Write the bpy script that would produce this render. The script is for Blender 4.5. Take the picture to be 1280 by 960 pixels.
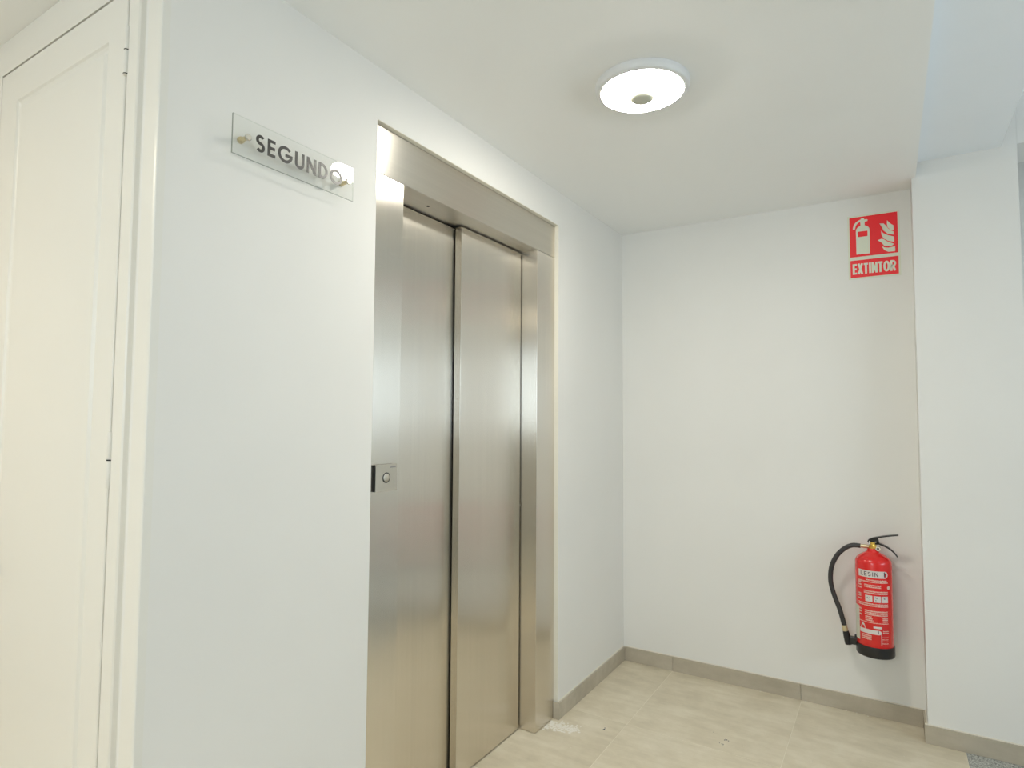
import bpy, bmesh, math, random
from mathutils import Vector, Matrix
R = math.radians
PI = math.pi
random.seed(7)
for o in list(bpy.data.objects):
    bpy.data.objects.remove(o)
S = bpy.context.scene
C = S.collection

# ------------------------------------------------------------------ camera, world, lights, exposure
cam_d = bpy.data.cameras.new('camera'); cam = bpy.data.objects.new('camera', cam_d); C.objects.link(cam)
_yaw, _pitch, _roll, _f = R(31.7629), R(3.1629), R(0.3636), 759.449
fw = Vector((-math.sin(_yaw)*math.cos(_pitch), math.cos(_yaw)*math.cos(_pitch), math.sin(_pitch)))
rt = Vector((math.cos(_yaw), math.sin(_yaw), 0)); up = rt.cross(fw)
r2 = rt*math.cos(_roll) + up*math.sin(_roll); u2 = -rt*math.sin(_roll) + up*math.cos(_roll)
M = Matrix((r2, u2, -fw)).transposed().to_4x4(); M.translation = (1.3414, -3.4207, 1.3975)
cam.matrix_world = M
cam_d.sensor_fit = 'HORIZONTAL'; cam_d.sensor_width = 36; cam_d.lens = _f/1280*36
cam_d.clip_start = .02
S.camera = cam

w = bpy.data.worlds.new('sky'); S.world = w; w.use_nodes = True
wb = w.node_tree.nodes['Background']; wb.inputs[0].default_value = (.74, .87, 1, 1); wb.inputs[1].default_value = 6.2

# light portals in the three window openings (they only guide the sampling of the sky)
def portal(x, y, z, sx, sy, rot):
    d = bpy.data.lights.new('window_portal', 'AREA'); d.shape = 'RECTANGLE'; d.size = sx; d.size_y = sy; d.cycles.is_portal = True
    o = bpy.data.objects.new('window_portal', d); o.location = (x, y, z); o.rotation_euler = rot; C.objects.link(o)
portal(3.275, 2.72, 1.96, 1.65, 1.52, (-PI/2, 0, 0))
portal(.7, -5.69, 1.75, 1.4, 1.1, (PI/2, 0, 0))
portal(4.33, -1.9, 1.65, .9, 1.8, (0, PI/2, 0))

LAMP_SEEN = 62.0      # diffuser of the lamp in view
LAMP_FILL = 66.0      # two unseen lamps added along the hall for warm fill
S.view_settings.view_transform = 'Standard'; S.view_settings.look = 'None'
S.view_settings.gamma = 1; S.view_settings.use_curve_mapping = False
S.view_settings.exposure = 0.50

# ------------------------------------------------------------------ materials
def mat(name, col, rough=.5, metal=0, spec=.5, **k):
    m = bpy.data.materials.new(name); m.use_nodes = True
    b = m.node_tree.nodes['Principled BSDF']
    b.inputs['Base Color'].default_value = (*col, 1); b.inputs['Roughness'].default_value = rough
    b.inputs['Metallic'].default_value = metal; b.inputs['Specular IOR Level'].default_value = spec
    for a, v in k.items(): b.inputs[a.replace('_', ' ')].default_value = v
    return m
def nd(m, t, **k):
    n = m.node_tree.nodes.new(t)
    for a, v in k.items(): setattr(n, a, v)
    return n
def lk(m, a, b): m.node_tree.links.new(a, b)
def coords(m, scale=(1, 1, 1), src='Object'):
    tc = nd(m, 'ShaderNodeTexCoord'); mp = nd(m, 'ShaderNodeMapping'); mp.inputs['Scale'].default_value = scale
    lk(m, tc.outputs[src], mp.inputs[0]); return mp.outputs[0]
def noise(m, vec, scale, detail=4, rough=.55):
    n = nd(m, 'ShaderNodeTexNoise'); n.inputs['Scale'].default_value = scale; n.inputs['Detail'].default_value = detail
    n.inputs['Roughness'].default_value = rough; lk(m, vec, n.inputs['Vector']); return n.outputs['Fac']
def ramp(m, fac, stops):
    r = nd(m, 'ShaderNodeValToRGB'); e = r.color_ramp.elements
    while len(e) < len(stops): e.new(.5)
    for i, (p, c) in enumerate(stops): e[i].position = p; e[i].color = (*c, 1)
    lk(m, fac, r.inputs[0]); return r.outputs[0]
def bump(m, fac, strength, dist=.001):
    b = nd(m, 'ShaderNodeBump'); b.inputs['Strength'].default_value = strength; b.inputs['Distance'].default_value = dist
    lk(m, fac, b.inputs['Height']); lk(m, b.outputs[0], m.node_tree.nodes['Principled BSDF'].inputs['Normal'])
def P(m): return m.node_tree.nodes['Principled BSDF']

def paint(name, col, rough=.6, amp=.012, bmp=.12, bs=140):
    m = mat(name, col, rough, spec=.35)
    c = coords(m, src='Object')
    f = noise(m, c, 1.3, 3)
    a = tuple(max(0, x-amp) for x in col); b = tuple(x+amp for x in col)
    lk(m, ramp(m, f, [(.35, a), (.65, b)]), P(m).inputs['Base Color'])
    bump(m, noise(m, c, bs, 2), bmp, .0006)
    return m
wall_m = paint('white_wall_paint', (.815, .80, .755))
ceil_m = paint('white_ceiling_paint', (.94, .94, .92))
strip_m = paint('daylight_tinted_white', (.90, .935, .965))  # bluish tint of the daylight put into the raised strip's white
door_m = paint('cream_lacquer', (.81, .79, .725), .32, .004, .03, 60)
reveal_m = paint('rough_plaster', (.78, .745, .64), .8, .03, .9, 60)

def tile_mat(name, a, b, c3, seed, rough=.42):
    m = mat(name, a, rough, spec=.4)
    v = coords(m, (1, 1, 1))
    oi = nd(m, 'ShaderNodeObjectInfo'); ad = nd(m, 'ShaderNodeVectorMath', operation='ADD')
    mu = nd(m, 'ShaderNodeMath', operation='MULTIPLY'); mu.inputs[1].default_value = 17.3
    lk(m, oi.outputs['Random'], mu.inputs[0]); lk(m, v, ad.inputs[0]); lk(m, mu.outputs[0], ad.inputs[1])
    f1 = noise(m, ad.outputs[0], 4.5, 9, .68)
    mp = nd(m, 'ShaderNodeMapping'); mp.inputs['Scale'].default_value = (3, 14, 14); mp.inputs['Rotation'].default_value = (0, 0, .35)
    lk(m, ad.outputs[0], mp.inputs[0])
    f2 = noise(m, mp.outputs[0], 1.6, 6, .6)
    mx = nd(m, 'ShaderNodeMix', data_type='FLOAT'); mx.inputs[0].default_value = .4
    lk(m, f1, mx.inputs[2]); lk(m, f2, mx.inputs[3])
    lk(m, ramp(m, mx.outputs[0], [(.33, a), (.5, b), (.68, c3)]), P(m).inputs['Base Color'])
    bump(m, f1, .15, .001)
    return m
tile_m = tile_mat('beige_stone_tile', (.57, .50, .365), (.68, .605, .455), (.79, .72, .575), 1)
skirt_m = tile_mat('grey_beige_skirting_tile', (.41, .36, .275), (.48, .425, .33), (.56, .505, .405), 2)
grout_m = mat('pale_grout', (.86, .80, .66), .9)
caulk_m = mat('cream_filler', (.80, .75, .64), .7)
shaft_m = mat('dark_gap', (.02, .018, .015), .9)

gran_m = mat('grey_granite', (.3, .3, .3), .35)
v = coords(gran_m); vo = nd(gran_m, 'ShaderNodeTexVoronoi'); vo.inputs['Scale'].default_value = 260; lk(gran_m, v, vo.inputs['Vector'])
lk(gran_m, ramp(gran_m, vo.outputs['Color'], [(.1, (.12, .12, .11)), (.45, (.36, .37, .34)), (.8, (.62, .62, .58))]), P(gran_m).inputs['Base Color'])

def steel(name, col, rough, grain, aniso=1.0, rdir='vertical'):
    # grain: mapping scale (large across the brushing, small along it)
    m = mat(name, col, rough, metal=1)
    c = coords(m, grain)
    f = noise(m, c, 1, 3, .6)
    c0 = coords(m, (5, 5, 1.2)); g = noise(m, c0, 1, 3, .5)
    lk(m, ramp(m, f, [(.3, tuple(x*.97 for x in col)), (.7, tuple(x*1.02 for x in col))]), P(m).inputs['Base Color'])
    mr = nd(m, 'ShaderNodeMapRange'); mr.inputs[3].default_value = rough-.035; mr.inputs[4].default_value = rough+.05
    lk(m, g, mr.inputs[0]); lk(m, mr.outputs[0], P(m).inputs['Roughness'])
    P(m).inputs['Anisotropic'].default_value = aniso
    ge = nd(m, 'ShaderNodeNewGeometry'); cr = nd(m, 'ShaderNodeVectorMath', operation='CROSS_PRODUCT')
    lk(m, ge.outputs['True Normal'], cr.inputs[0])
    cr.inputs[1].default_value = (0, 0, 1) if rdir == 'vertical' else (0, 1, 0)
    lk(m, cr.outputs[0], P(m).inputs['Tangent'])
    return m
ST = (.765, .72, .645)
steel_v = steel('brushed_steel_upright', ST, .235, (120, 120, .8))
steel_h = steel('brushed_steel_lengthwise', ST, .33, (90, .8, 90), rdir='horizontal')
steel_p = steel('brushed_steel_plate', (.60, .565, .49), .36, (200, 3, 200), .2, 'horizontal')
black_m = mat('black_plastic', (.018, .018, .017), .4)
rubber_m = mat('black_rubber', (.035, .033, .032), .5)
blackpaint_m = mat('black_enamel', (.015, .014, .013), .3)
red_m = mat('glossy_red_enamel', (.76, .010, .009), .22, Coat_Weight=.5, Coat_Roughness=.08)
brass_m = mat('brass', (.85, .58, .14), .3, metal=1)
brasspale_m = mat('pale_brass', (.72, .62, .40), .35, metal=1)
chrome_m = mat('nickel', (.7, .68, .62), .25, metal=1)
white_pl = mat('white_plastic', (.78, .78, .77), .35)
sensor_m = mat('translucent_sensor_dome', (.60, .60, .50), .45)
labelw = mat('label_white_print', (.72, .66, .62), .45)
labelp = mat('label_pale_print', (.85, .60, .50), .45)
labelink = mat('label_dark_print', (.05, .02, .04), .5)
sticker_m = mat('white_sticker', (.62, .60, .50), .5)
sign_w = mat('photoluminescent_white', (.74, .76, .62), .35)
sign_r = mat('sign_red', (.93, .010, .016), .35)
ink_m = mat('black_lettering', (.028, .026, .022), .35)
glass_m = mat('window_glass', (1, 1, 1), .0, Transmission_Weight=1, IOR=1.01)
dust_m = mat('plaster_crumbs', (.84, .80, .71), .9)
grit_m = mat('dark_grit', (.12, .12, .12), .8)
alu_m = mat('white_window_frame', (.78, .78, .76), .4)

def emis(name, col, s):
    m = bpy.data.materials.new(name); m.use_nodes = True; t = m.node_tree; t.nodes.clear()
    e = t.nodes.new('ShaderNodeEmission'); o = t.nodes.new('ShaderNodeOutputMaterial')
    e.inputs[0].default_value = (*col, 1); e.inputs[1].default_value = s; t.links.new(e.outputs[0], o.inputs[0]); return m
lamp_m = emis('lit_diffuser', (1, .955, .86), LAMP_SEEN)
lampw_m = emis('lit_diffuser_fill', (1, .90, .72), LAMP_FILL)

def acrylic(name, tint, rough):
    m = bpy.data.materials.new(name); m.use_nodes = True; t = m.node_tree; t.nodes.clear()
    o = t.nodes.new('ShaderNodeOutputMaterial'); mx = t.nodes.new('ShaderNodeMixShader')
    fr = t.nodes.new('ShaderNodeFresnel'); fr.inputs[0].default_value = 1.49
    tr = t.nodes.new('ShaderNodeBsdfTransparent'); tr.inputs[0].default_value = (*tint, 1)
    gl = t.nodes.new('ShaderNodeBsdfGlossy'); gl.inputs['Roughness'].default_value = rough
    ge = t.nodes.new('ShaderNodeNewGeometry'); sb_ = t.nodes.new('ShaderNodeMath'); sb_.operation = 'SUBTRACT'; sb_.inputs[0].default_value = 1
    mu = t.nodes.new('ShaderNodeMath'); mu.operation = 'MULTIPLY'      # reflect on outer faces only, so the plate has no total inner reflection
    t.links.new(ge.outputs['Backfacing'], sb_.inputs[1]); t.links.new(sb_.outputs[0], mu.inputs[1]); t.links.new(fr.outputs[0], mu.inputs[0])
    t.links.new(mu.outputs[0], mx.inputs[0]); t.links.new(tr.outputs[0], mx.inputs[1]); t.links.new(gl.outputs[0], mx.inputs[2])
    t.links.new(mx.outputs[0], o.inputs[0]); return m
acr_m = acrylic('clear_acrylic', (.985, .99, .983), .0)
acre_m = acrylic('acrylic_edge_dark', (.42, .44, .40), .08)  # left and bottom edges: dark refraction from this view put into the tint
acrl_m = acrylic('acrylic_edge_light', (.88, .90, .87), .03)  # top and right edges: same edge tinted light, as seen from this view

# ------------------------------------------------------------------ mesh helpers
def add_box(bm, x0, x1, y0, y1, z0, z1, bev=0, seg=2):
    vs = [bm.verts.new((x, y, z)) for x in (x0, x1) for y in (y0, y1) for z in (z0, z1)]
    fs = [(0, 1, 3, 2), (4, 6, 7, 5), (0, 4, 5, 1), (2, 3, 7, 6), (0, 2, 6, 4), (1, 5, 7, 3)]
    faces = [bm.faces.new([vs[i] for i in f]) for f in fs]
    if bev:
        es = list({e for f in faces for e in f.edges})
        bmesh.ops.bevel(bm, geom=es, offset=bev, segments=seg, profile=.6, affect='EDGES')
def link(name, me, parent=None, m=None):
    o = bpy.data.objects.new(name, me); C.objects.link(o)
    if parent: o.parent = parent
    return o
def obj(name, bm, mats, parent=None, smooth=False, angle=40, origin=None):
    bmesh.ops.recalc_face_normals(bm, faces=bm.faces)
    if parent is not None:
        bmesh.ops.translate(bm, verts=bm.verts, vec=-parent.matrix_basis.translation - (parent.parent.matrix_basis.translation if parent.parent else Vector()))
    elif origin is not None:
        bmesh.ops.translate(bm, verts=bm.verts, vec=-Vector(origin))
    me = bpy.data.meshes.new(name); bm.to_mesh(me); bm.free()
    for x in (mats if isinstance(mats, (list, tuple)) else [mats]): me.materials.append(x)
    for p in me.polygons: p.use_smooth = bool(smooth)
    if smooth:
        try: me.set_sharp_from_angle(angle=R(angle))
        except Exception: pass
    o = link(name, me, parent)
    if parent is None and origin is not None: o.location = origin
    return o
def box(name, b, m, parent=None, bev=0, origin=None):
    bm = bmesh.new(); add_box(bm, *b, bev=bev); return obj(name, bm, m, parent, origin=origin)
def empty(name, loc):
    o = bpy.data.objects.new(name, None); o.location = loc; o.empty_display_size = .1; C.objects.link(o); return o
def tag(o, label=None, cat=None, group=None, kind=None):
    for k, v in (('label', label), ('category', cat), ('group', group), ('kind', kind)):
        if v: o[k] = v
    return o
def lathe(bm, c, prof, n=48, axis='z', cap=True):
    rings = []
    for r, h in prof:
        ring = []
        for i in range(n):
            a = 2*PI*i/n; p = (r*math.cos(a), r*math.sin(a))
            q = (p[0], p[1], h) if axis == 'z' else ((h, p[0], p[1]) if axis == 'x' else (p[0], h, p[1]))
            ring.append(bm.verts.new(Vector(c)+Vector(q)))
        rings.append(ring)
    for a, b in zip(rings, rings[1:]):
        for i in range(n): bm.faces.new((a[i], a[(i+1) % n], b[(i+1) % n], b[i]))
    if cap:
        for r in (rings[0], rings[-1]): bm.faces.new(r)
def tube(bm, pts, rad, n=14):
    pts = [Vector(p) for p in pts]
    rings = []; prev = None
    for i, p in enumerate(pts):
        d = (pts[min(i+1, len(pts)-1)]-pts[max(i-1, 0)]).normalized()
        if prev is None:
            s = d.cross(Vector((0, 1, 0)));
            if s.length < .1: s = d.cross(Vector((1, 0, 0)))
        else: s = prev - d*prev.dot(d)
        s.normalize(); prev = s; t = d.cross(s)
        rr = rad[i] if isinstance(rad, (list, tuple)) else rad
        rings.append([bm.verts.new(p+(s*math.cos(2*PI*k/n)+t*math.sin(2*PI*k/n))*rr) for k in range(n)])
    for a, b in zip(rings, rings[1:]):
        for i in range(n): bm.faces.new((a[i], a[(i+1) % n], b[(i+1) % n], b[i]))
    bm.faces.new(rings[0]); bm.faces.new(rings[-1])
def spline(pts, k=6):
    pts = [Vector(p) for p in pts]; out = []
    for i in range(len(pts)-1):
        p0 = pts[max(i-1, 0)]; p1 = pts[i]; p2 = pts[i+1]; p3 = pts[min(i+2, len(pts)-1)]
        for j in range(k):
            t = j/k
            out.append(.5*((2*p1)+(p2-p0)*t+(2*p0-5*p1+4*p2-p3)*t*t+(-p0+3*p1-3*p2+p3)*t**3))
    out.append(pts[-1]); return out
def slab_poly(bm, poly, mapf, d0, d1):
    """flat polygon (u,v) given a small thickness d0..d1 by mapf(u,v,d)"""
    a = [bm.verts.new(mapf(u, v, d1)) for u, v in poly]; b = [bm.verts.new(mapf(u, v, d0)) for u, v in poly]
    f = bm.faces.new(a); n = len(a)
    for i in range(n): bm.faces.new((a[i], b[i], b[(i+1) % n], a[(i+1) % n]))
    bmesh.ops.triangulate(bm, faces=[f])
def ribbon(bm, pts, wd, mapf, d0, d1, closed=False):
    """a stroke of constant width along a polyline, mitred"""
    P2 = [Vector(p) for p in pts]; n = len(P2); L = []; Rr = []
    for i in range(n):
        if closed: a = P2[i-1]; b = P2[(i+1) % n]
        else: a = P2[max(i-1, 0)]; b = P2[min(i+1, n-1)]
        p = P2[i]
        d1_ = (p-a) if (p-a).length > 1e-9 else (b-p); d2_ = (b-p) if (b-p).length > 1e-9 else (p-a)
        d1_ = d1_.normalized(); d2_ = d2_.normalized()
        n1 = Vector((-d1_.y, d1_.x)); n2 = Vector((-d2_.y, d2_.x)); m = n1+n2
        if m.length < 1e-6: m = n1
        m.normalize(); k = 1/max(.35, m.dot(n1))
        L.append(p+m*wd/2*k); Rr.append(p-m*wd/2*k)
    idx = range(n if closed else n-1)
    va = [(bm.verts.new(mapf(l.x, l.y, d1)), bm.verts.new(mapf(r.x, r.y, d1)), bm.verts.new(mapf(l.x, l.y, d0)), bm.verts.new(mapf(r.x, r.y, d0))) for l, r in zip(L, Rr)]
    for i in idx:
        j = (i+1) % n; A = va[i]; B = va[j]
        bm.faces.new((A[0], A[1], B[1], B[0])); bm.faces.new((A[0], B[0], B[2], A[2])); bm.faces.new((A[1], A[3], B[3], B[1]))
    if not closed:
        for A in (va[0], va[-1]): bm.faces.new((A[0], A[1], A[3], A[2]))
def arc(cx, cy, rx, ry, a0, a1, n=16):
    return [(cx+rx*math.cos(R(a0+(a1-a0)*i/n)), cy+ry*math.sin(R(a0+(a1-a0)*i/n))) for i in range(n+1)]

# ------------------------------------------------------------------ letters, unit cap height; each returns (width, strokes)
def glyph(ch, wd, s):
    """strokes run on centre lines; s = stroke width; wd = letter width"""
    h = s/2; l, r, t, b = h, wd-h, 1-h, h; m = (l+r)/2
    if ch == 'S':
        q = (t-b)/4
        top = arc(m, t-q, (r-l)/2, q, 35, 270, 14); bot = arc(m, b+q, (r-l)/2, q, 90, -145, 14)
        return [(top+bot[1:], False)]
    if ch == 'E': return [([(r+h, t), (l, t), (l, b), (r+h, b)], False), ([(l, .5), (r+h*.6, .5)], False)]
    if ch == 'G':
        return [(arc(m, .5, (r-l)/2, (t-b)/2, 42, 352, 28), False), ([(m, .47), (r+h*.9, .47)], False)]
    if ch == 'U':
        rr = (r-l)/2
        return [([(l, 1)]+[(l, b+rr)]+arc(m, b+rr, rr, rr, 180, 360, 14)[1:]+[(r, 1)], False)]
    if ch == 'N': return [([(l, 0), (l, 1)], False), ([(r, 0), (r, 1)], False), ([(l, 1-h*.4), (r, h*.4)], False)]
    if ch == 'D':
        x = r-(t-b)/2*.95
        x = max(x, l+.02)
        return [([(l, b), (x, b)]+arc(x, .5, r-x, (t-b)/2, -90, 90, 18)[1:-1]+[(x, t), (l, t)], True)]
    if ch == 'O': return [(arc(m, .5, (r-l)/2, (t-b)/2, 0, 360, 32)[:-1], True)]
    if ch == 'X': return [([(l*.9, 0), (r+.1*h, 1)], False), ([(l*.9, 1), (r+.1*h, 0)], False)]
    if ch == 'T': return [([(0, t), (wd, t)], False), ([(m, t), (m, 0)], False)]
    if ch == 'I': return [([(m, 0), (m, 1)], False)]
    if ch == 'L': return [([(l, 1), (l, b), (r+h, b)], False)]
    if ch == '1': return [([(m-.16, .78), (m, 1-h*.3), (m, 0)], False)]
    if ch == 'R':
        return [([(l, 0), (l, t), (r-.25, t)]+arc(r-.25, (t+.46)/2, .25, (t-.46)/2, 90, -90, 12)[1:]+[(l, .46)], False), ([(m, .46), (r, 0)], False)]
    return []
def write(bm, text, widths, gap, s, u0, v0, hgt, wtot, mapf, d0, d1):
    tot = sum(widths)+gap*(len(text)-1); kx = wtot/(tot*hgt); x = 0
    for ch, wd in zip(text, widths):
        for k_, (pts, cl) in enumerate(glyph(ch, wd, s)):
            ribbon(bm, [(u0+(x+px)*hgt*kx, v0+py*hgt) for px, py in pts], s*hgt, mapf, d0, d1+.00012*k_, cl)
        x += wd+gap

# ------------------------------------------------------------------ the setting
H = 2.5
YL, YR, HT = -2.0651, -.8312, 2.3322      # lift opening
YC = -2.718                              # near corner of the lift wall
XP, PD = 1.4558, .152                    # pillar
def structure(o, label=None, cat=None):
    tag(o, label, cat, kind='structure'); return o

sh = .0766
# floor with tiles
fl = box('floor', (-3.0, 1.587, -5.6, .02, -.06, -.0007), grout_m)
structure(fl, 'beige stone tiled floor of the landing', 'floor')
xs = [-2.96, -2.31, -1.66, -1.01, -.36, .29, .94, 1.586]; ys = [0.0, -.705, -1.355, -2.005, -2.655, -3.305, -3.955, -4.605, -5.255, -5.6]
cache = {}
for i in range(len(xs)-1):
    for j in range(len(ys)-1):
        if xs[i+1] < 0 and xs[i+1] < -.3 and ys[j] > -2.66: continue
        wx, wy = round(xs[i+1]-xs[i], 3), round(ys[j]-ys[j+1], 3)
        if (wx, wy) not in cache:
            bm = bmesh.new(); g = .0009
            add_box(bm, g, wx-g, g, wy-g, -.012, 0, bev=.0006, seg=1)
            me = bpy.data.meshes.new('floor_tile'); bmesh.ops.recalc_face_normals(bm, faces=bm.faces); bm.to_mesh(me); bm.free(); me.materials.append(tile_m)
            cache[(wx, wy)] = me
        o = link('floor_tile', cache[(wx, wy)], fl); o.location = (xs[i], ys[j+1], 0)
g = box('granite_floor', (1.588, 4.3, -5.6, 2.7, -.06, 0), gran_m, fl)
g['label'] = 'speckled grey granite floor strip beside the beige tiles'

# ceiling: low slab over the lift, slightly higher slab over the pillar, stairwell higher still
bm = bmesh.new()
add_box(bm, -3.05, 1.4715, -5.65, .2, H, H+.3)
ce = obj('ceiling', bm, ceil_m); structure(ce, 'plain white ceiling over the landing with a raised strip at right', 'ceiling')
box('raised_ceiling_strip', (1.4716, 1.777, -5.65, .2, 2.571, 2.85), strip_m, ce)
box('stairwell_ceiling', (1.7771, 4.4, -5.65, 2.8, 2.86, 2.95), wall_m, ce)

# left wall with lift opening
bm = bmesh.new()
add_box(bm, -.24, 0, YC, YL, 0, H); add_box(bm, -.24, 0, YR, 0, 0, H); add_box(bm, -.24, 0, YL, YR, HT, H)
wl = obj('wall_left', bm, wall_m); structure(wl, 'white wall around the lift doors', 'wall')
# rough plaster reveal around the opening
bm = bmesh.new()
add_box(bm, -.06, -.0006, YR-.0022, YR, sh+.002, HT); add_box(bm, -.06, -.0006, YL, YR-.0022, HT-.0022, HT)
obj('plaster_reveal', bm, reveal_m, wl)
wb_ = box('wall_back', (-.24, XP, 0, .2, 0, H), wall_m); structure(wb_, 'white back wall behind the fire extinguisher', 'wall')
# pillar standing proud of the back wall; lintel over the opening beside it
pl = box('wall_pillar', (XP, 1.8335, -PD, .36, 0, 2.86), wall_m, bev=.002); structure(pl, 'white wall pillar right of the fire extinguisher', 'wall')
SY = 2.6; vx0, vx1, vz0, vz1 = 2.45, 4.1, 1.2, 2.72      # stairwell beyond the pillar, unseen window added in its far wall to light it
bm = bmesh.new(); add_box(bm, 1.6, vx0, SY, SY+.2, 0, 2.86); add_box(bm, vx1, 4.4, SY, SY+.2, 0, 2.86)
add_box(bm, vx0, vx1, SY, SY+.2, 0, vz0); add_box(bm, vx0, vx1, SY, SY+.2, vz1, 2.86)
ws = obj('wall_stairwell', bm, wall_m); structure(ws, 'white far wall of the stairwell right of the pillar', 'wall')
structure(box('wall_stairwell_added', (1.6, 2.30, .35, SY, 0, 2.86), wall_m), 'white wall added behind the pillar to keep the right strip darker', 'wall')  # added nearer wall, so the strip beside the pillar is less lit
structure(box('trim_1', (1.8336, 4.3, -PD, .1, 2.573, 2.86), wall_m), 'white beam over the stairwell opening at the right edge', 'beam')
wn = empty('fill_window_1', ((vx0+vx1)/2, SY+.08, vz0)); structure(wn, 'white framed window added in the stairwell to light it', 'window')
bm = bmesh.new()
for x in (vx0, (vx0+vx1)/2-.025, vx1-.05): add_box(bm, x, x+.05, SY+.05, SY+.11, vz0, vz1)
add_box(bm, vx0, vx1, SY+.051, SY+.109, vz0, vz0+.05); add_box(bm, vx0, vx1, SY+.051, SY+.109, vz1-.05, vz1)
obj('window_frame', bm, alu_m, wn)
box('window_pane', (vx0+.01, vx1-.01, SY+.077, SY+.083, vz0+.01, vz1-.01), acrylic('stair_glass', (.97, .98, .98), 0), wn)
# door wall (faces the camera side of the corner)
bm = bmesh.new()
add_box(bm, -3.0, -1.05, YC, YC+.12, 0, H); add_box(bm, -1.05, -.241, YC+.06, YC+.12, 0, H)
wd = obj('wall_door', bm, wall_m); structure(wd, 'white wall that carries the cream panelled door', 'wall')
structure(box('wall_far_left', (-3.1, -3.0, -5.6, YC+.12, 0, H), wall_m), 'white end wall of the corridor', 'wall')
bm = bmesh.new(); gx0, gx1, gz0, gz1 = 0, 1.4, 1.2, 2.3
add_box(bm, -3.1, gx0, -5.7, -5.6, 0, 2.95); add_box(bm, gx1, 4.4, -5.7, -5.6, 0, 2.95); add_box(bm, gx0, gx1, -5.7, -5.6, gz1, 2.95); add_box(bm, gx0, gx1, -5.7, -5.6, 0, gz0)
structure(obj('wall_front', bm, wall_m), 'white wall behind the viewpoint with an added fill window', 'wall')
wn = empty('fill_window_2', (.6, -5.65, gz0)); structure(wn, 'white framed window added behind the viewpoint as fill', 'window')  # unseen window added for soft daylight from behind the camera
bm = bmesh.new()
for x in (gx0, .675, gx1-.05): add_box(bm, x, x+.05, -5.67, -5.61, gz0, gz1)
add_box(bm, gx0, gx1, -5.669, -5.611, gz0, gz0+.05); add_box(bm, gx0, gx1, -5.669, -5.611, gz1-.05, gz1)
obj('window_frame', bm, alu_m, wn)
box('window_pane', (gx0+.01, gx1-.01, -5.643, -5.637, gz0+.01, gz1-.01), acrylic('fill_window_glass', (.97, .98, .98), 0), wn)
# right wall with an assumed unseen window, giving the steel its bluish band
WX = 4.2; wy0, wy1, wz0, wz1 = -2.8, -1.0, 1.2, 2.1
bm = bmesh.new()
add_box(bm, WX, WX+.2, -5.6, wy0, 0, 2.86); add_box(bm, WX, WX+.2, wy1, 2.8, 0, 2.86)
add_box(bm, WX, WX+.2, wy0, wy1, 0, wz0); add_box(bm, WX, WX+.2, wy0, wy1, wz1, 2.86)
structure(obj('wall_right', bm, wall_m), 'white stairwell wall with an assumed daylight window', 'wall')
wn = empty('window_3', (WX+.08, (wy0+wy1)/2, wz0)); structure(wn, 'white framed window assumed in the unseen right hand wall', 'window')
bm = bmesh.new()
for y in (wy0, (2*wy0+wy1)/3, (wy0+2*wy1)/3, wy1-.05): add_box(bm, WX+.05, WX+.11, y, y+.05, wz0, wz1)
add_box(bm, WX+.051, WX+.109, wy0, wy1, wz0, wz0+.05); add_box(bm, WX+.051, WX+.109, wy0, wy1, wz1-.05, wz1)
obj('window_frame', bm, alu_m, wn)
box('window_pane', (WX+.077, WX+.083, wy0+.01, wy1-.01, wz0+.01, wz1-.01), acrylic('window_pane_glass', (.97, .98, .98), 0), wn)

# skirting tiles
def skirting(name, pieces, label):
    e = empty(name, (0, 0, 0)); structure(e, label, 'skirting')
    for b in pieces: box('skirting_tile', b, skirt_m, e, bev=.0008)
    bm = bmesh.new()
    for x0, x1, y0, y1, z0, z1 in pieces[1 if name == 'baseboard_left' else 0:]:      # thin bead of filler along the top edge, against the wall
        if x1-x0 > y1-y0: add_box(bm, x0, x1, y1-.0045, y1, z1-.0004, z1+.0035)
        elif x0 > 1: add_box(bm, x1-.0045, x1, y0, y1, z1-.0004, z1+.0035)
        else: add_box(bm, x0, x0+.0045, y0, y1, z1-.0004, z1+.0035)
    o = obj('filler_bead', bm, caulk_m, e); o['kind'] = 'stuff'
    return e
sh = .0766
skirting('baseboard_left', [(-.0195, .0118, YR-.0105, YR-.0065, .0003, sh+.001), (.0003, .0115, YR-.006, -.66, .0003, sh), (.0003, .0115, -.6585, -.0118, .0003, sh)], 'grey beige tile skirting along the lift wall')
skirting('baseboard_back', [(.012, .2892, -.0115, -.0003, .0003, sh), (.2908, .9362, -.0115, -.0003, .0003, sh+.0005), (.9378, XP-.0122, -.0115, -.0003, .0003, sh)], 'grey beige tile skirting under the fire extinguisher')
skirting('baseboard_right', [(XP-.0115, XP-.0003, -PD-.0005, -.0003, .0003, sh), (XP-.0115, 1.8335, -PD-.0120, -PD-.0008, .0003, sh)], 'grey beige tile skirting around the pillar foot')
skirting('baseboard_near', [(-3.0, -1.06, YC-.0115, YC-.0003, .0003, sh)], 'grey beige tile skirting left of the cream door')

# ------------------------------------------------------------------ cream door (door_2) and its casing
dr = empty('door_2', (-.5, -2.73, 0)); structure(dr, 'cream lacquered panelled door with white hinges at the left edge', 'door')
DY = -2.731
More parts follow.
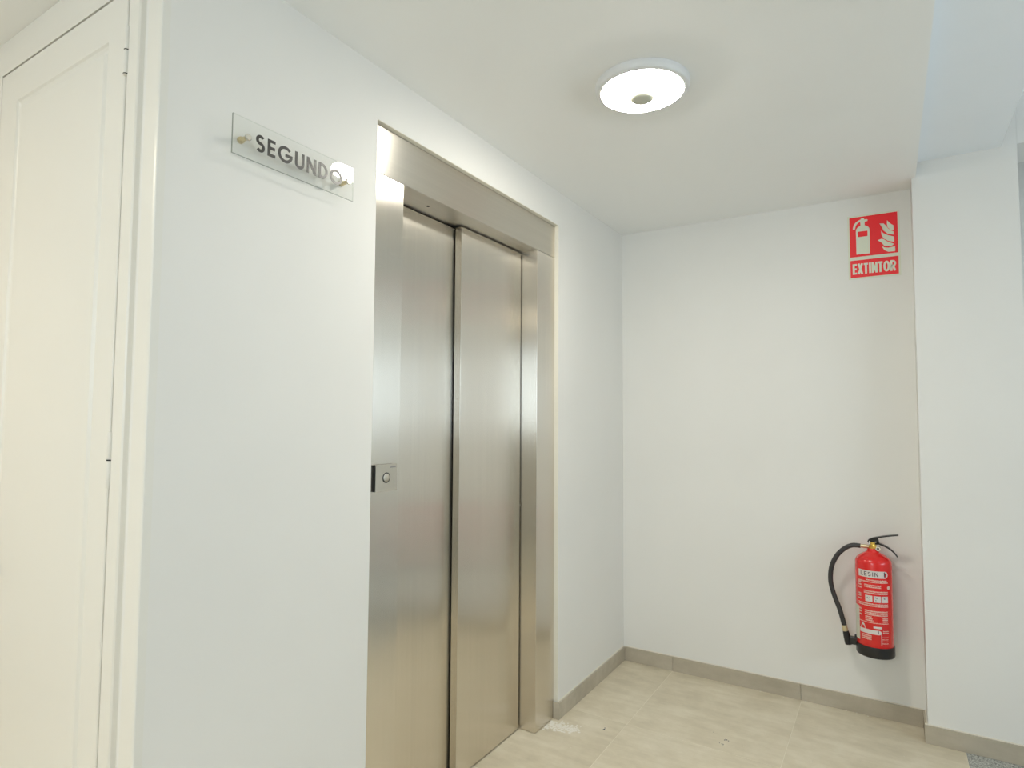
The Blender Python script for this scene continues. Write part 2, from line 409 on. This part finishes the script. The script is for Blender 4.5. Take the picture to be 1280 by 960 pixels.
# casing: moulded profile swept up the right side, across the head and down the left side
prof = [(0, .020), (0.0, .001), (.001, 0), (.044, 0), (.048, .0030), (.051, .0120), (.061, .0160), (.078, .0140), (.082, .0035), (.088, 0), (.134, 0), (.140, .0010), (.142, .003), (.142, .020)]
XI0, XI1, ZI = -.872, -.1415, 2.398
def casing(side):
    bm = bmesh.new(); rows = []
    for o_, d in prof:
        y = DY+d
        if side == 'r': pts = [(XI1+o_, y, .0005), (XI1+o_, y, min(ZI+o_, H-.0005))]
        elif side == 'l': pts = [(XI0-o_, y, .0005), (XI0-o_, y, min(ZI+o_, H-.0005))]
        else: pts = [(XI0-o_, y, min(ZI+o_, H-.0005)), (XI1+o_, y, min(ZI+o_, H-.0005))]
        rows.append([bm.verts.new(p) for p in pts])
    for a, b in zip(rows, rows[1:]+rows[:1]): bm.faces.new((a[0], a[1], b[1], b[0]))
    for k in (0, 1): bm.faces.new([r[k] for r in rows])
    return bm
obj('casing', casing('r'), door_m, dr); obj('casing', casing('l'), door_m, dr)
box('casing_head', (XI0-.142, .0005, DY-.0003, DY+.017, ZI+.0005, H-.0005), door_m, dr)

# leaf with a sunk moulding around one tall field
def leaf():
    bm = bmesh.new(); x0, x1, z0, z1 = XI0+.003, XI1-.008, .008, ZI-.0035; yf = DY+.0003; yb = yf+.04
    def ring(o_, dep): return [bm.verts.new(p) for p in ((x0+o_[0], yf+dep, z0+o_[1]), (x1-o_[2], yf+dep, z0+o_[1]), (x1-o_[2], yf+dep, z1-o_[3]), (x0+o_[0], yf+dep, z1-o_[3]))]
    rings = [ring((0, 0, 0, 0), .002), ring((.002, .002, .002, .002), 0)]
    base = (.112, .12, .084, .100)
    for off, dep in ((0, 0), (.004, .0045), (.012, .0075), (.018, .0070), (.025, .0012), (.032, .0005)):
        rings.append(ring(tuple(b+off for b in base), dep))
    for a, b in zip(rings, rings[1:]):
        for i in range(4): bm.faces.new((a[i], a[(i+1) % 4], b[(i+1) % 4], b[i]))
    bm.faces.new(rings[-1])
    back = [bm.verts.new((x, yb, z)) for x, z in ((x0, z0), (x1, z0), (x1, z1), (x0, z1))]
    for i in range(4): bm.faces.new((rings[0][i], back[i], back[(i+1) % 4], rings[0][(i+1) % 4]))
    bm.faces.new(back); return bm
obj('door_leaf', leaf(), door_m, dr)
box('gap_backing', (XI0+.0005, XI1-.0005, DY+.047, DY+.055, .001, ZI-.0005), shaft_m, dr)  # black backing sheet; the gap's shade is put into its colour
for hz in (2.245, 1.2965, .36):
    hb = bmesh.new()
    kn = [(-.060, -.0585), (-.0565, -.001), (.001, .056)] if hz > 2 else [(-.062, -.0015), (.0015, .062)]
    for a, b in kn: lathe(hb, (XI1-.0030, DY+.000, hz), [(.0060, a), (.0068, a+.001), (.0068, b-.001), (.0060, b)], 14)
    ho = obj('hinge', hb, door_m, dr, smooth=True)
    kb = bmesh.new()
    for z in ((-.0575, 0) if hz > 2 else (0,)): lathe(kb, (XI1-.0030, DY+.000, hz+z), [(.0066, -.0011), (.0066, .0011)], 14)
    o = obj('hinge_washer', kb, shaft_m, ho)
hd = bmesh.new()   # lever handle on the latch side, outside the frame
lathe(hd, (XI0+.05, DY+.0055, 1.03), [(.024, 0), (.024, -.008), (.01, -.010), (.009, -.045)], 24, 'y'); tube(hd, [(XI0+.05, DY-.04, 1.03), (XI0+.10, DY-.042, 1.03), (XI0+.17, DY-.038, 1.028)], .008)
obj('door_handle', hd, chrome_m, dr, smooth=True)

# ------------------------------------------------------------------ lift entrance (door_1)
FX = -.02                                     # face of jambs and header
lf = empty('door_1', (-.1, -1.46, 0)); structure(lf, 'brushed steel lift entrance with two closed sliding panels', 'door')
ZH = 2.1745
JL, JR = -1.917, -1.005
box('header_panel', (-.115, FX, YL+.002, YR-.0028, ZH, HT-.004), steel_h, lf, bev=.0006)
o = box('jamb', (-.17, FX-.0006, YL+.002, JL, .002, ZH-.0015), steel_v, lf, bev=.0009)
o = box('jamb', (-.125, FX-.0006, JR, YR-.0028, .002, ZH-.0015), steel_v, lf, bev=.0009)
# a brushed soffit under the header with a small screw hole
box('header_soffit', (-.155, FX-.001, JL, JR, ZH-.0012, ZH-.0002), steel_h, lf)
hb = bmesh.new(); lathe(hb, (-.083, -1.716, ZH-.0012), [(.0055, -.0014), (.0055, 0)], 16); obj('screw_hole', hb, shaft_m, lf)
box('door_panel', (-.1355, -.104, -1.478, JR-.008, .006, 2.1655), steel_v, lf, bev=.0015)
box('door_panel', (-.174, -.1440, JL-.03, -1.470, .006, 2.1655), steel_v, lf, bev=.0012)
box('sill', (-.20, -.138, JL, JR, .0002, .0045), steel_v, lf)
bm = bmesh.new(); add_box(bm, -.24, -.172, YL+.01, YR-.01, .005, HT-.01)
obj('shaft_lining', bm, shaft_m, lf)
sb = bmesh.new(); lathe(sb, (-.103, -1.0115, .998), [(.0028, -.004), (.0028, .004)], 10); obj('guide_pin', sb, chrome_m, lf)

# ------------------------------------------------------------------ call button
cb = empty('call_button', (FX, -1.991, 1.205)); tag(cb, 'square steel call button plate on the left jamb of the lift', 'button')
box('back_box', (FX-.0005, FX+.0085, -2.0395, -1.9455, 1.165, 1.247), black_m, cb, bev=.0015)
box('faceplate', (FX+.0085, FX+.0125, -2.0365, -1.9415, 1.164, 1.248), steel_p, cb, bev=.0012)
bt = bmesh.new(); lathe(bt, (FX+.0125, -1.990, 1.206), [(.0135, 0), (.0135, .0012), (.0125, .0018)], 40, 'x'); obj('push_button', bt, steel_p, cb, smooth=True)
rb = bmesh.new(); lathe(rb, (FX+.0125, -1.990, 1.206), [(.0165, 0), (.0165, .0008), (.0135, .0008), (.0135, 0)], 40, 'x', cap=False); obj('button_ring', rb, black_m, cb)
mk = bmesh.new()
for k in range(6): add_box(mk, FX+.0125, FX+.0128, -1.972+k*.0042, -1.9695+k*.0042, 1.2355+(.001 if k % 2 else 0), 1.2395)
o = obj('engraved_mark', mk, mat('engraving', (.20, .20, .22), .6), cb); o['label'] = 'small dark engraved mark'

# ------------------------------------------------------------------ acrylic floor sign SEGUNDO
PX = .026; sy0, sy1, sz0, sz1 = -2.5730, -2.1895, 2.023, 2.120
sg = empty('floor_sign', (0, (sy0+sy1)/2, sz0)); tag(sg, 'clear acrylic plate reading SEGUNDO on the wall left of the lift', 'sign')
bm = bmesh.new(); add_box(bm, PX, PX+.005, sy0, sy1, sz0, sz1)
pn = obj('acrylic_plate', bm, [acr_m, acre_m, acrl_m], sg)
for p in pn.data.polygons:
    if abs(p.normal.x) < .5: p.material_index = 1 if (p.normal.y < -.5 or p.normal.z < -.5) else 2
for y in (sy0+.040, sy1-.020):
    bm = bmesh.new(); z = (sz0+sz1)/2+.003
    lathe(bm, (0, y, z), [(.0085, .0003), (.0085, .006), (.0055, .008), (.0055, PX-.0006)], 24, 'x')
    st = obj('standoff', bm, [brasspale_m], sg, smooth=True)
    bm = bmesh.new(); lathe(bm, (PX+.005, y, z), [(.0085, .0002), (.0085, .003), (.007, .0045)], 24, 'x'); obj('cap', bm, chrome_m, st, smooth=True)
bm = bmesh.new()
mp = lambda u, v, d: Vector((PX+.005+d, u, v))
write(bm, 'SEGUNDO', [.56, .50, .98, .66, .70, .70, 1.0], .17, .175, -2.5115, 2.0505, .0435, .279, mp, .0003, .0012)
obj('lettering', bm, ink_m, sg)

# ------------------------------------------------------------------ extinguisher sign
es = empty('safety_sign', (1.3, 0, 2.09)); tag(es, 'red square fire extinguisher sign reading EXTINTOR on the back wall', 'sign')
box('sign_plate', (1.190, 1.4095, -.0022, -.0002, 2.0905, 2.4085), sign_w, es)
ms = lambda u, v, d: Vector((u, -.0022-d, v))
bm = bmesh.new()
slab_poly(bm, [(1.1985, 2.2015), (1.4005, 2.2015), (1.4005, 2.4005), (1.1985, 2.4005)], ms, .0001, .0004)
slab_poly(bm, [(1.1985, 2.0985), (1.4005, 2.0985), (1.4005, 2.1845), (1.1985, 2.1845)], ms, .0001, .0004)
obj('red_field', bm, sign_r, es)
def U(u, v): return (1.1985+u*.202, 2.4005-v*.199)
bm = bmesh.new()
pol = [U(.135, .94), U(.425, .945), U(.425, .35)]+[U(.28+.145*math.cos(R(a)), .35-.13*math.sin(R(a))) for a in (20, 40, 60, 90, 120, 140, 160)]+[U(.135, .35)]
slab_poly(bm, pol, ms, .0003, .0007)
slab_poly(bm, [U(.235, .26), U(.325, .26), U(.325, .16), U(.345, .125), U(.335, .08), U(.225, .08), U(.225, .13), U(.235, .16)], ms, .0003, .00085)
slab_poly(bm, [U(.245, .09), U(.315, .09), U(.315, .045), U(.245, .045)], ms, .0003, .0008)
slab_poly(bm, [U(.31, .135), U(.385, .13), U(.39, .10), U(.375, .083), U(.31, .078)], ms, .0003, .00075)
ribbon(bm, [U(*p) for p in ((.25, .092), (.20, .112), (.15, .15), (.112, .205), (.092, .30))], .0098, ms, .0004, .0008)
fl_ = [[(.79, .18), (.845, .26), (.92, .33), (.92, .455), (.86, .43), (.80, .36), (.785, .27)],
       [(.635, .235), (.72, .25), (.765, .31), (.80, .375), (.86, .44), (.92, .48), (.915, .555), (.80, .52), (.71, .42), (.68, .32)],
       [(.66, .42), (.71, .49), (.80, .55), (.925, .605), (.925, .735), (.80, .69), (.71, .62), (.67, .53)],
       [(.585, .645), (.66, .62), (.71, .635), (.78, .70), (.925, .785), (.85, .835), (.72, .80), (.66, .71)],
       [(.665, .795), (.72, .84), (.80, .86), (.94, .845), (.94, .965), (.80, .96), (.72, .91)]]
for f in fl_: slab_poly(bm, [U(*p) for p in f], ms, .0004, .0007)
obj('pictogram', bm, sign_w, es)
bm = bmesh.new(); slab_poly(bm, [U(.175, .37), U(.38, .37), U(.38, .505), U(.175, .505)], ms, .0006, .0010); obj('pictogram_window', bm, sign_r, es)
bm = bmesh.new(); write(bm, 'EXTINTOR', [.50, .60, .54, .22, .64, .54, .70, .62], .13, .175, 1.2095, 2.1145, .0525, .179, ms, .0004, .0007)
obj('lettering', bm, sign_w, es)

# ------------------------------------------------------------------ fire extinguisher
bx, by, br = 1.2655, -.105, .0745
fe = empty('fire_extinguisher', (bx, by, .322)); tag(fe, 'red fire extinguisher with black hose hanging on the back wall', 'fire extinguisher')
bm = bmesh.new()
lathe(bm, (bx, by, 0), [(br-.004, .345), (br, .352), (br, .742), (br-.002, .750), (br-.008, .760), (br-.020, .771), (br-.036, .781), (br-.048, .787), (.0245, .789), (.0235, .800), (.022, .802)], 64)
body = obj('cylinder_body', bm, red_m, fe, smooth=True, angle=50)
bm = bmesh.new()
lathe(bm, (bx, by, 0), [(br-.006, .322), (br+.0005, .324), (br+.0035, .330), (br+.0035, .366), (br+.002, .372), (br-.001, .372)], 64)
obj('base_ring', bm, blackpaint_m, fe, smooth=True, angle=50)
bm = bmesh.new(); lathe(bm, (bx, by, 0), [(.017, .800), (.018, .803), (.018, .812), (.0145, .815), (.0145, .832)], 24)
lathe(bm, (bx+.006, by-.012, .812), [(.009, 0), (.009, -.010), (.006, -.012)], 20, 'y')
obj('valve', bm, brass_m, fe, smooth=True)
bm = bmesh.new(); lathe(bm, (bx+.021, by-.014, .806), [(.006, .008), (.0115, 0), (.0125, -.006), (.011, -.009)], 24, 'y')
ga = obj('pressure_gauge', bm, chrome_m, fe, smooth=True)
bm = bmesh.new(); lathe(bm, (bx+.021, by-.0233, .806), [(.0045, 0), (.0045, -.0004)], 16, 'y'); obj('gauge_dial', bm, labelink, ga)
bm = bmesh.new(); tube(bm, [(bx-.012, by, .8085), (bx-.024, by, .8087), (bx-.0245, by, .8087), (bx-.036, by, .8085), (bx-.0365, by, .8085), (bx-.052, by, .8078)], [.0075, .0075, .009, .009, .0080, .0080], 16)
obj('hose_coupling', bm, brasspale_m, fe, smooth=True)
# valve head and levers (flat bent steel)
def strip(bm, pts, wds, th, y):
    """a bent steel strip in the xz plane: pts centre line, wds half width in y"""
    rows = []
    for i, (x, z) in enumerate(pts):
        a = Vector(pts[max(i-1, 0)]); b = Vector(pts[min(i+1, len(pts)-1)]); d = (b-a).normalized(); n = Vector((-d.y, d.x))*th[i]/2
        rows.append([bm.verts.new((x+s*n.x, y+q*wds[i], z+s*n.y)) for s, q in ((1, -1), (1, 1), (-1, 1), (-1, -1))])
    for a, b in zip(rows, rows[1:]):
        for i in range(4): bm.faces.new((a[i], a[(i+1) % 4], b[(i+1) % 4], b[i]))
    bm.faces.new(rows[0]); bm.faces.new(rows[-1])
def sp2(pts, k=5): return [(p.x, p.y) for p in spline([Vector((a, b)) for a, b in pts], k)]
bm = bmesh.new()
q = sp2([(1.2475, .829), (1.2520, .8400), (1.2700, .8495), (1.290, .856), (1.327, .8655), (1.3675, .8735)])
strip(bm, q, [.011]*len(q), [.0075-.003*i/len(q) for i in range(len(q))], by)
for s in (-1, 1):   # cheek plates of the head
    vs = [(1.2475, .826), (1.2510, .8400), (1.268, .848), (1.2865, .853), (1.2895, .840), (1.2925, .826), (1.284, .8215), (1.262, .8235), (1.257, .832)]
    slab_poly(bm, vs, (lambda u, v, d, s=s: Vector((u, by+s*(.008+d), v))), 0, .003)
up_ = obj('squeeze_lever', bm, blackpaint_m, fe, smooth=True, angle=35)
bm = bmesh.new(); lathe(bm, (1.2775, by, .8335), [(.0028, -.0125), (.0028, .0125)], 12, 'y'); obj('pivot_pin', bm, chrome_m, up_)
bm = bmesh.new()
q = sp2([(1.262, .830), (1.2800, .8295), (1.2950, .8245), (1.311, .8190), (1.331, .8080), (1.348, .7930), (1.3615, .7745)])
strip(bm, q, [.011]*len(q), [.0085-.004*i/len(q) for i in range(len(q))], by)
obj('carry_handle', bm, blackpaint_m, fe, smooth=True, angle=35)
bm = bmesh.new(); tube(bm, [(1.2530, by-.013, .836), (1.2530, by-.017, .827), (1.2545, by-.017, .819)], .003, 10); obj('safety_pin', bm, chrome_m, fe, smooth=True)
# hose
hp = [(bx-.050, by, .8078), (1.190, by, .8080), (1.1700, by-.002, .8020), (1.147, by-.004, .7865), (1.1190, by-.004, .7545), (1.0965, by-.003, .7070), (1.0880, by, .6560), (1.0900, by, .6100), (1.104, by, .556), (1.1245, by, .497), (1.1415, by, .428)]
bm = bmesh.new(); tube(bm, spline(hp, 7), .0105, 18)
obj('hose', bm, rubber_m, fe, smooth=True)
bm = bmesh.new(); tube(bm, [(1.1405, by, .431), (1.1425, by, .420), (1.1435, by, .414), (1.1465, by, .403)], [.0115, .0115, .0125, .0115], 16)
obj('nozzle_coupling', bm, brasspale_m, fe, smooth=True)
bm = bmesh.new(); tube(bm, [(1.1460, by, .405), (1.149, by, .392), (1.1520, by, .375), (1.1575, by, .346)], [.0125, .0145, .0150, .0150], 18)
obj('nozzle', bm, blackpaint_m, fe, smooth=True)
bm = bmesh.new(); add_box(bm, 1.162, bx-br+.010, by-.012, by+.012, .350, .384, bev=.003)
add_box(bm, bx-br-.008, bx-br+.014, by-.010, by+.010, .3845, .3955, bev=.002)
nc = obj('nozzle_clip', bm, blackpaint_m, fe)
# wall bracket
bm = bmesh.new(); add_box(bm, bx-.022, bx+.022, -.030, -.0003, .60, .79, bev=.002)
obj('wall_bracket', bm, red_m, fe)
# printed label, wrapped on the cylinder (u = arc length from the front, v = height)
mc = lambda u, v, d: Vector((bx+(br+d)*math.sin(u/br), by-(br+d)*math.cos(u/br), v))
def patch(bm, u0, u1, v0, v1, d0=.0002, d1=.0005):
    n = max(1, int(abs(u1-u0)/.006)); 
    for i in range(n):
        a = u0+(u1-u0)*i/n; b = u0+(u1-u0)*(i+1)/n
        q = [bm.verts.new(mc(u, v, d1)) for u, v in ((a, v0), (b, v0), (b, v1), (a, v1))]; bm.faces.new(q)
def disc(bm, uc, vc, r, d=.0005, n=20):
    bm.faces.new([bm.verts.new(mc(uc+r*math.cos(2*PI*i/n), vc+r*math.sin(2*PI*i/n), d)) for i in range(n)])
bp = bmesh.new(); bi = bmesh.new(); b2 = bmesh.new(); b3 = bmesh.new(); bars = []
bw = bmesh.new(); patch(bw, -.066, .047, .682, .713); disc(bw, .047, .6975, .0155)
obj('label_band', bw, labelw, fe)
for u0 in (-.020, .014, .046): bw = bmesh.new(); patch(bw, u0-.0145, u0+.0145, .574, .602); obj('label_pictogram', bw, labelw, fe)
patch(b2, -.064, .018, .431, .450); disc(b2, .018, .4405, .0095)
patch(b3, -.004, .030, .458, .467); obj('label_strip', b3, labelw, fe)
slab_poly(b2, [(-.060, .452), (-.036, .452), (-.042, .470), (-.050, .477)], mc, .0001, .0004)
rnd = random.Random(3)
def textrow(bm, u0, u1, v, h, step=.0026):
    u = u0
    while u < u1:
        wdt = rnd.uniform(.0012, .0030); patch(bm, u, min(u+wdt, u1), v, v+h*rnd.uniform(.75, 1)); u += wdt+rnd.uniform(.0004, .0012)
for v0, u0, u1 in ((.668, -.03, .056), (.660, -.068, .062)): textrow(bp, u0, u1, v0, .006)
for v0 in (.645, .637): textrow(bp, -.038, .030, v0, .006)
for v0 in (.652, .640, .628): textrow(bp, -.072, -.052, v0, .008)
for v0 in (.618, .610): textrow(bp, -.040, .060, v0, .006)
for v0 in (.600, .590, .578): textrow(bp, -.072, -.054, v0, .007)
for v0 in (.562, .554): textrow(bp, -.070, .060, v0, .0058)
for v0 in (.530, .522, .514): textrow(bp, -.038, .058, v0, .0062)
for v0 in (.504, .496, .488): textrow(bp, -.036, -.010-(.504-v0)*-.4, v0, .0062); textrow(bp, .034, .058, v0, .0062)
for v0 in (.532, .520, .506): textrow(bp, -.072, -.054, v0, .008)
textrow(bp, -.070, .060, .480, .0035)
for v0 in (.420, .412, .404): textrow(bp, -.052, -.012, v0, .0060)
for v0 in (.446, .438): textrow(bp, .034, .060, v0, .005)
for v0 in (.420, .411, .402, .393): textrow(bp, .030, .058, v0, .0028)
b4 = bmesh.new(); patch(b4, .026, .029, .388, .440); obj('label_strip', b4, labelw, fe)
disc(bp, .066, .640, .008)
write(bi, 'LESIN', [.5, .5, .52, .24, .62], .18, .15, -.054, .6880, .0190, .074, mc, .0005, .0008)
write(bi, '1', [.4], 0, .26, .0425, .6880, .0190, .008, mc, .0005, .0008)
for u0 in (-.020, .014, .046):
    for k in range(4):
        a, b = rnd.uniform(-.009, .004), rnd.uniform(.577, .594); patch(bi, u0+a, u0+a+.0035, b, b+.0035, d1=.0008)
write(bi, '1', [.4], 0, .26, .0120, .4345, .0120, .006, mc, .0005, .0008)
obj('label_band', b2, labelw, fe)
o = obj('label_small_print', bp, labelp, fe); o['label'] = 'rows of tiny pale print'; o['kind'] = 'stuff'
o = obj('label_lettering', bi, labelink, fe); o['kind'] = 'stuff'
bs = bmesh.new(); patch(bs, -.126, -.067, .392, .545); o = obj('white_sticker', bs, sticker_m, fe)

# ------------------------------------------------------------------ ceiling lamps
def ceiling_lamp(x, y, m, label):
    t = empty('ceiling_lamp', (x, y, H)); tag(t, label, 'lamp', 'round ceiling lamps')
    bm = bmesh.new()
    lathe(bm, (x, y, 0), [(.1525, H-.0003), (.153, H-.010), (.1495, H-.022), (.1445, H-.0265), (.1345, H-.0265), (.1335, H-.022)], 72)
    obj('housing', bm, white_pl, t, smooth=True, angle=50)
    bm = bmesh.new()
    pr = [(.1334*math.sin(R(a)), H-.0225-.022*math.cos(R(a))) for a in (90, 80, 70, 60, 50, 40, 30, 20, 12)]
    lathe(bm, (x, y, 0), pr, 64)
    obj('diffuser', bm, m, t, smooth=True)
    bm = bmesh.new(); lathe(bm, (x, y, 0), [(.0385, H-.0450), (.038, H-.0485), (.034, H-.0520), (.020, H-.0540)], 32)
    obj('motion_sensor', bm, sensor_m, t, smooth=True)
    bm = bmesh.new(); lathe(bm, (x+.142, y+.05, 0), [(.0035, H-.029), (.0035, H-.0262)], 12); 
    return t
ceiling_lamp(.674, -1.538, lamp_m, 'round white ceiling lamp with a central sensor, lit, in front of the lift')
ceiling_lamp(.60, -4.7, lampw_m, 'round ceiling lamp added behind the viewpoint as fill')  # unseen lamp added for warm fill from behind
ceiling_lamp(-1.1, -3.9, lampw_m, 'round ceiling lamp assumed in the unseen corridor left of the viewpoint')  # unseen lamp, assumed for the warmer light on the cream door

# ------------------------------------------------------------------ crumbs on the floor
bm = bmesh.new(); rnd = random.Random(5)
def flake(bm, x, y, r, h):
    n = rnd.choice((4, 5, 6)); a0 = rnd.uniform(0, 6)
    top = [bm.verts.new((x+r*.7*math.cos(a0+2*PI*i/n)*rnd.uniform(.6, 1), y+r*.7*math.sin(a0+2*PI*i/n)*rnd.uniform(.6, 1), h)) for i in range(n)]
    bot = [bm.verts.new((x+r*math.cos(a0+2*PI*i/n), y+r*math.sin(a0+2*PI*i/n), .0002)) for i in range(n)]
    bm.faces.new(top); bm.faces.new(bot)
    for i in range(n): bm.faces.new((top[i], top[(i+1) % n], bot[(i+1) % n], bot[i]))
for k in range(260):
    t = rnd.random(); x = -.035+.15*t+rnd.gauss(0, .014); y = -.900+.02*t+rnd.gauss(0, .026)*(1-.4*t)
    if x < .014 and y > -.852: continue
    if x < .0 and y > -1.0 and x < FX+.005: continue
    flake(bm, x, y, rnd.uniform(.0020, .0075), rnd.uniform(.0005, .0016))
for k in range(14): flake(bm, rnd.uniform(.1, 1.5), -.014-abs(rnd.gauss(0, .006)), rnd.uniform(.002, .004), .0016)
for k in range(30): flake(bm, rnd.uniform(.1, 1.4), rnd.uniform(-1.1, -.2), rnd.uniform(.0008, .002), .0010)
o = obj('plaster_crumbs', bm, dust_m, origin=(.05, -.9, 0)); tag(o, 'white plaster crumbs on the floor tiles by the lift jamb', 'crumbs', kind='stuff')
bm = bmesh.new()
for x, y, r, n in ((.218, -.800, .006, 3), (.700, -.650, .004, 4), (.712, -.605, .004, 4), (.637, -.567, .003, 1)):
    for k in range(n): flake(bm, x+rnd.uniform(-.013, .013), y+rnd.uniform(-.008, .008), r*rnd.uniform(.5, 1), .0012)
o = obj('dark_grit', bm, grit_m, origin=(.2, -.8, 0)); tag(o, 'scattered dark grit specks on the middle floor tiles', 'grit', kind='stuff')
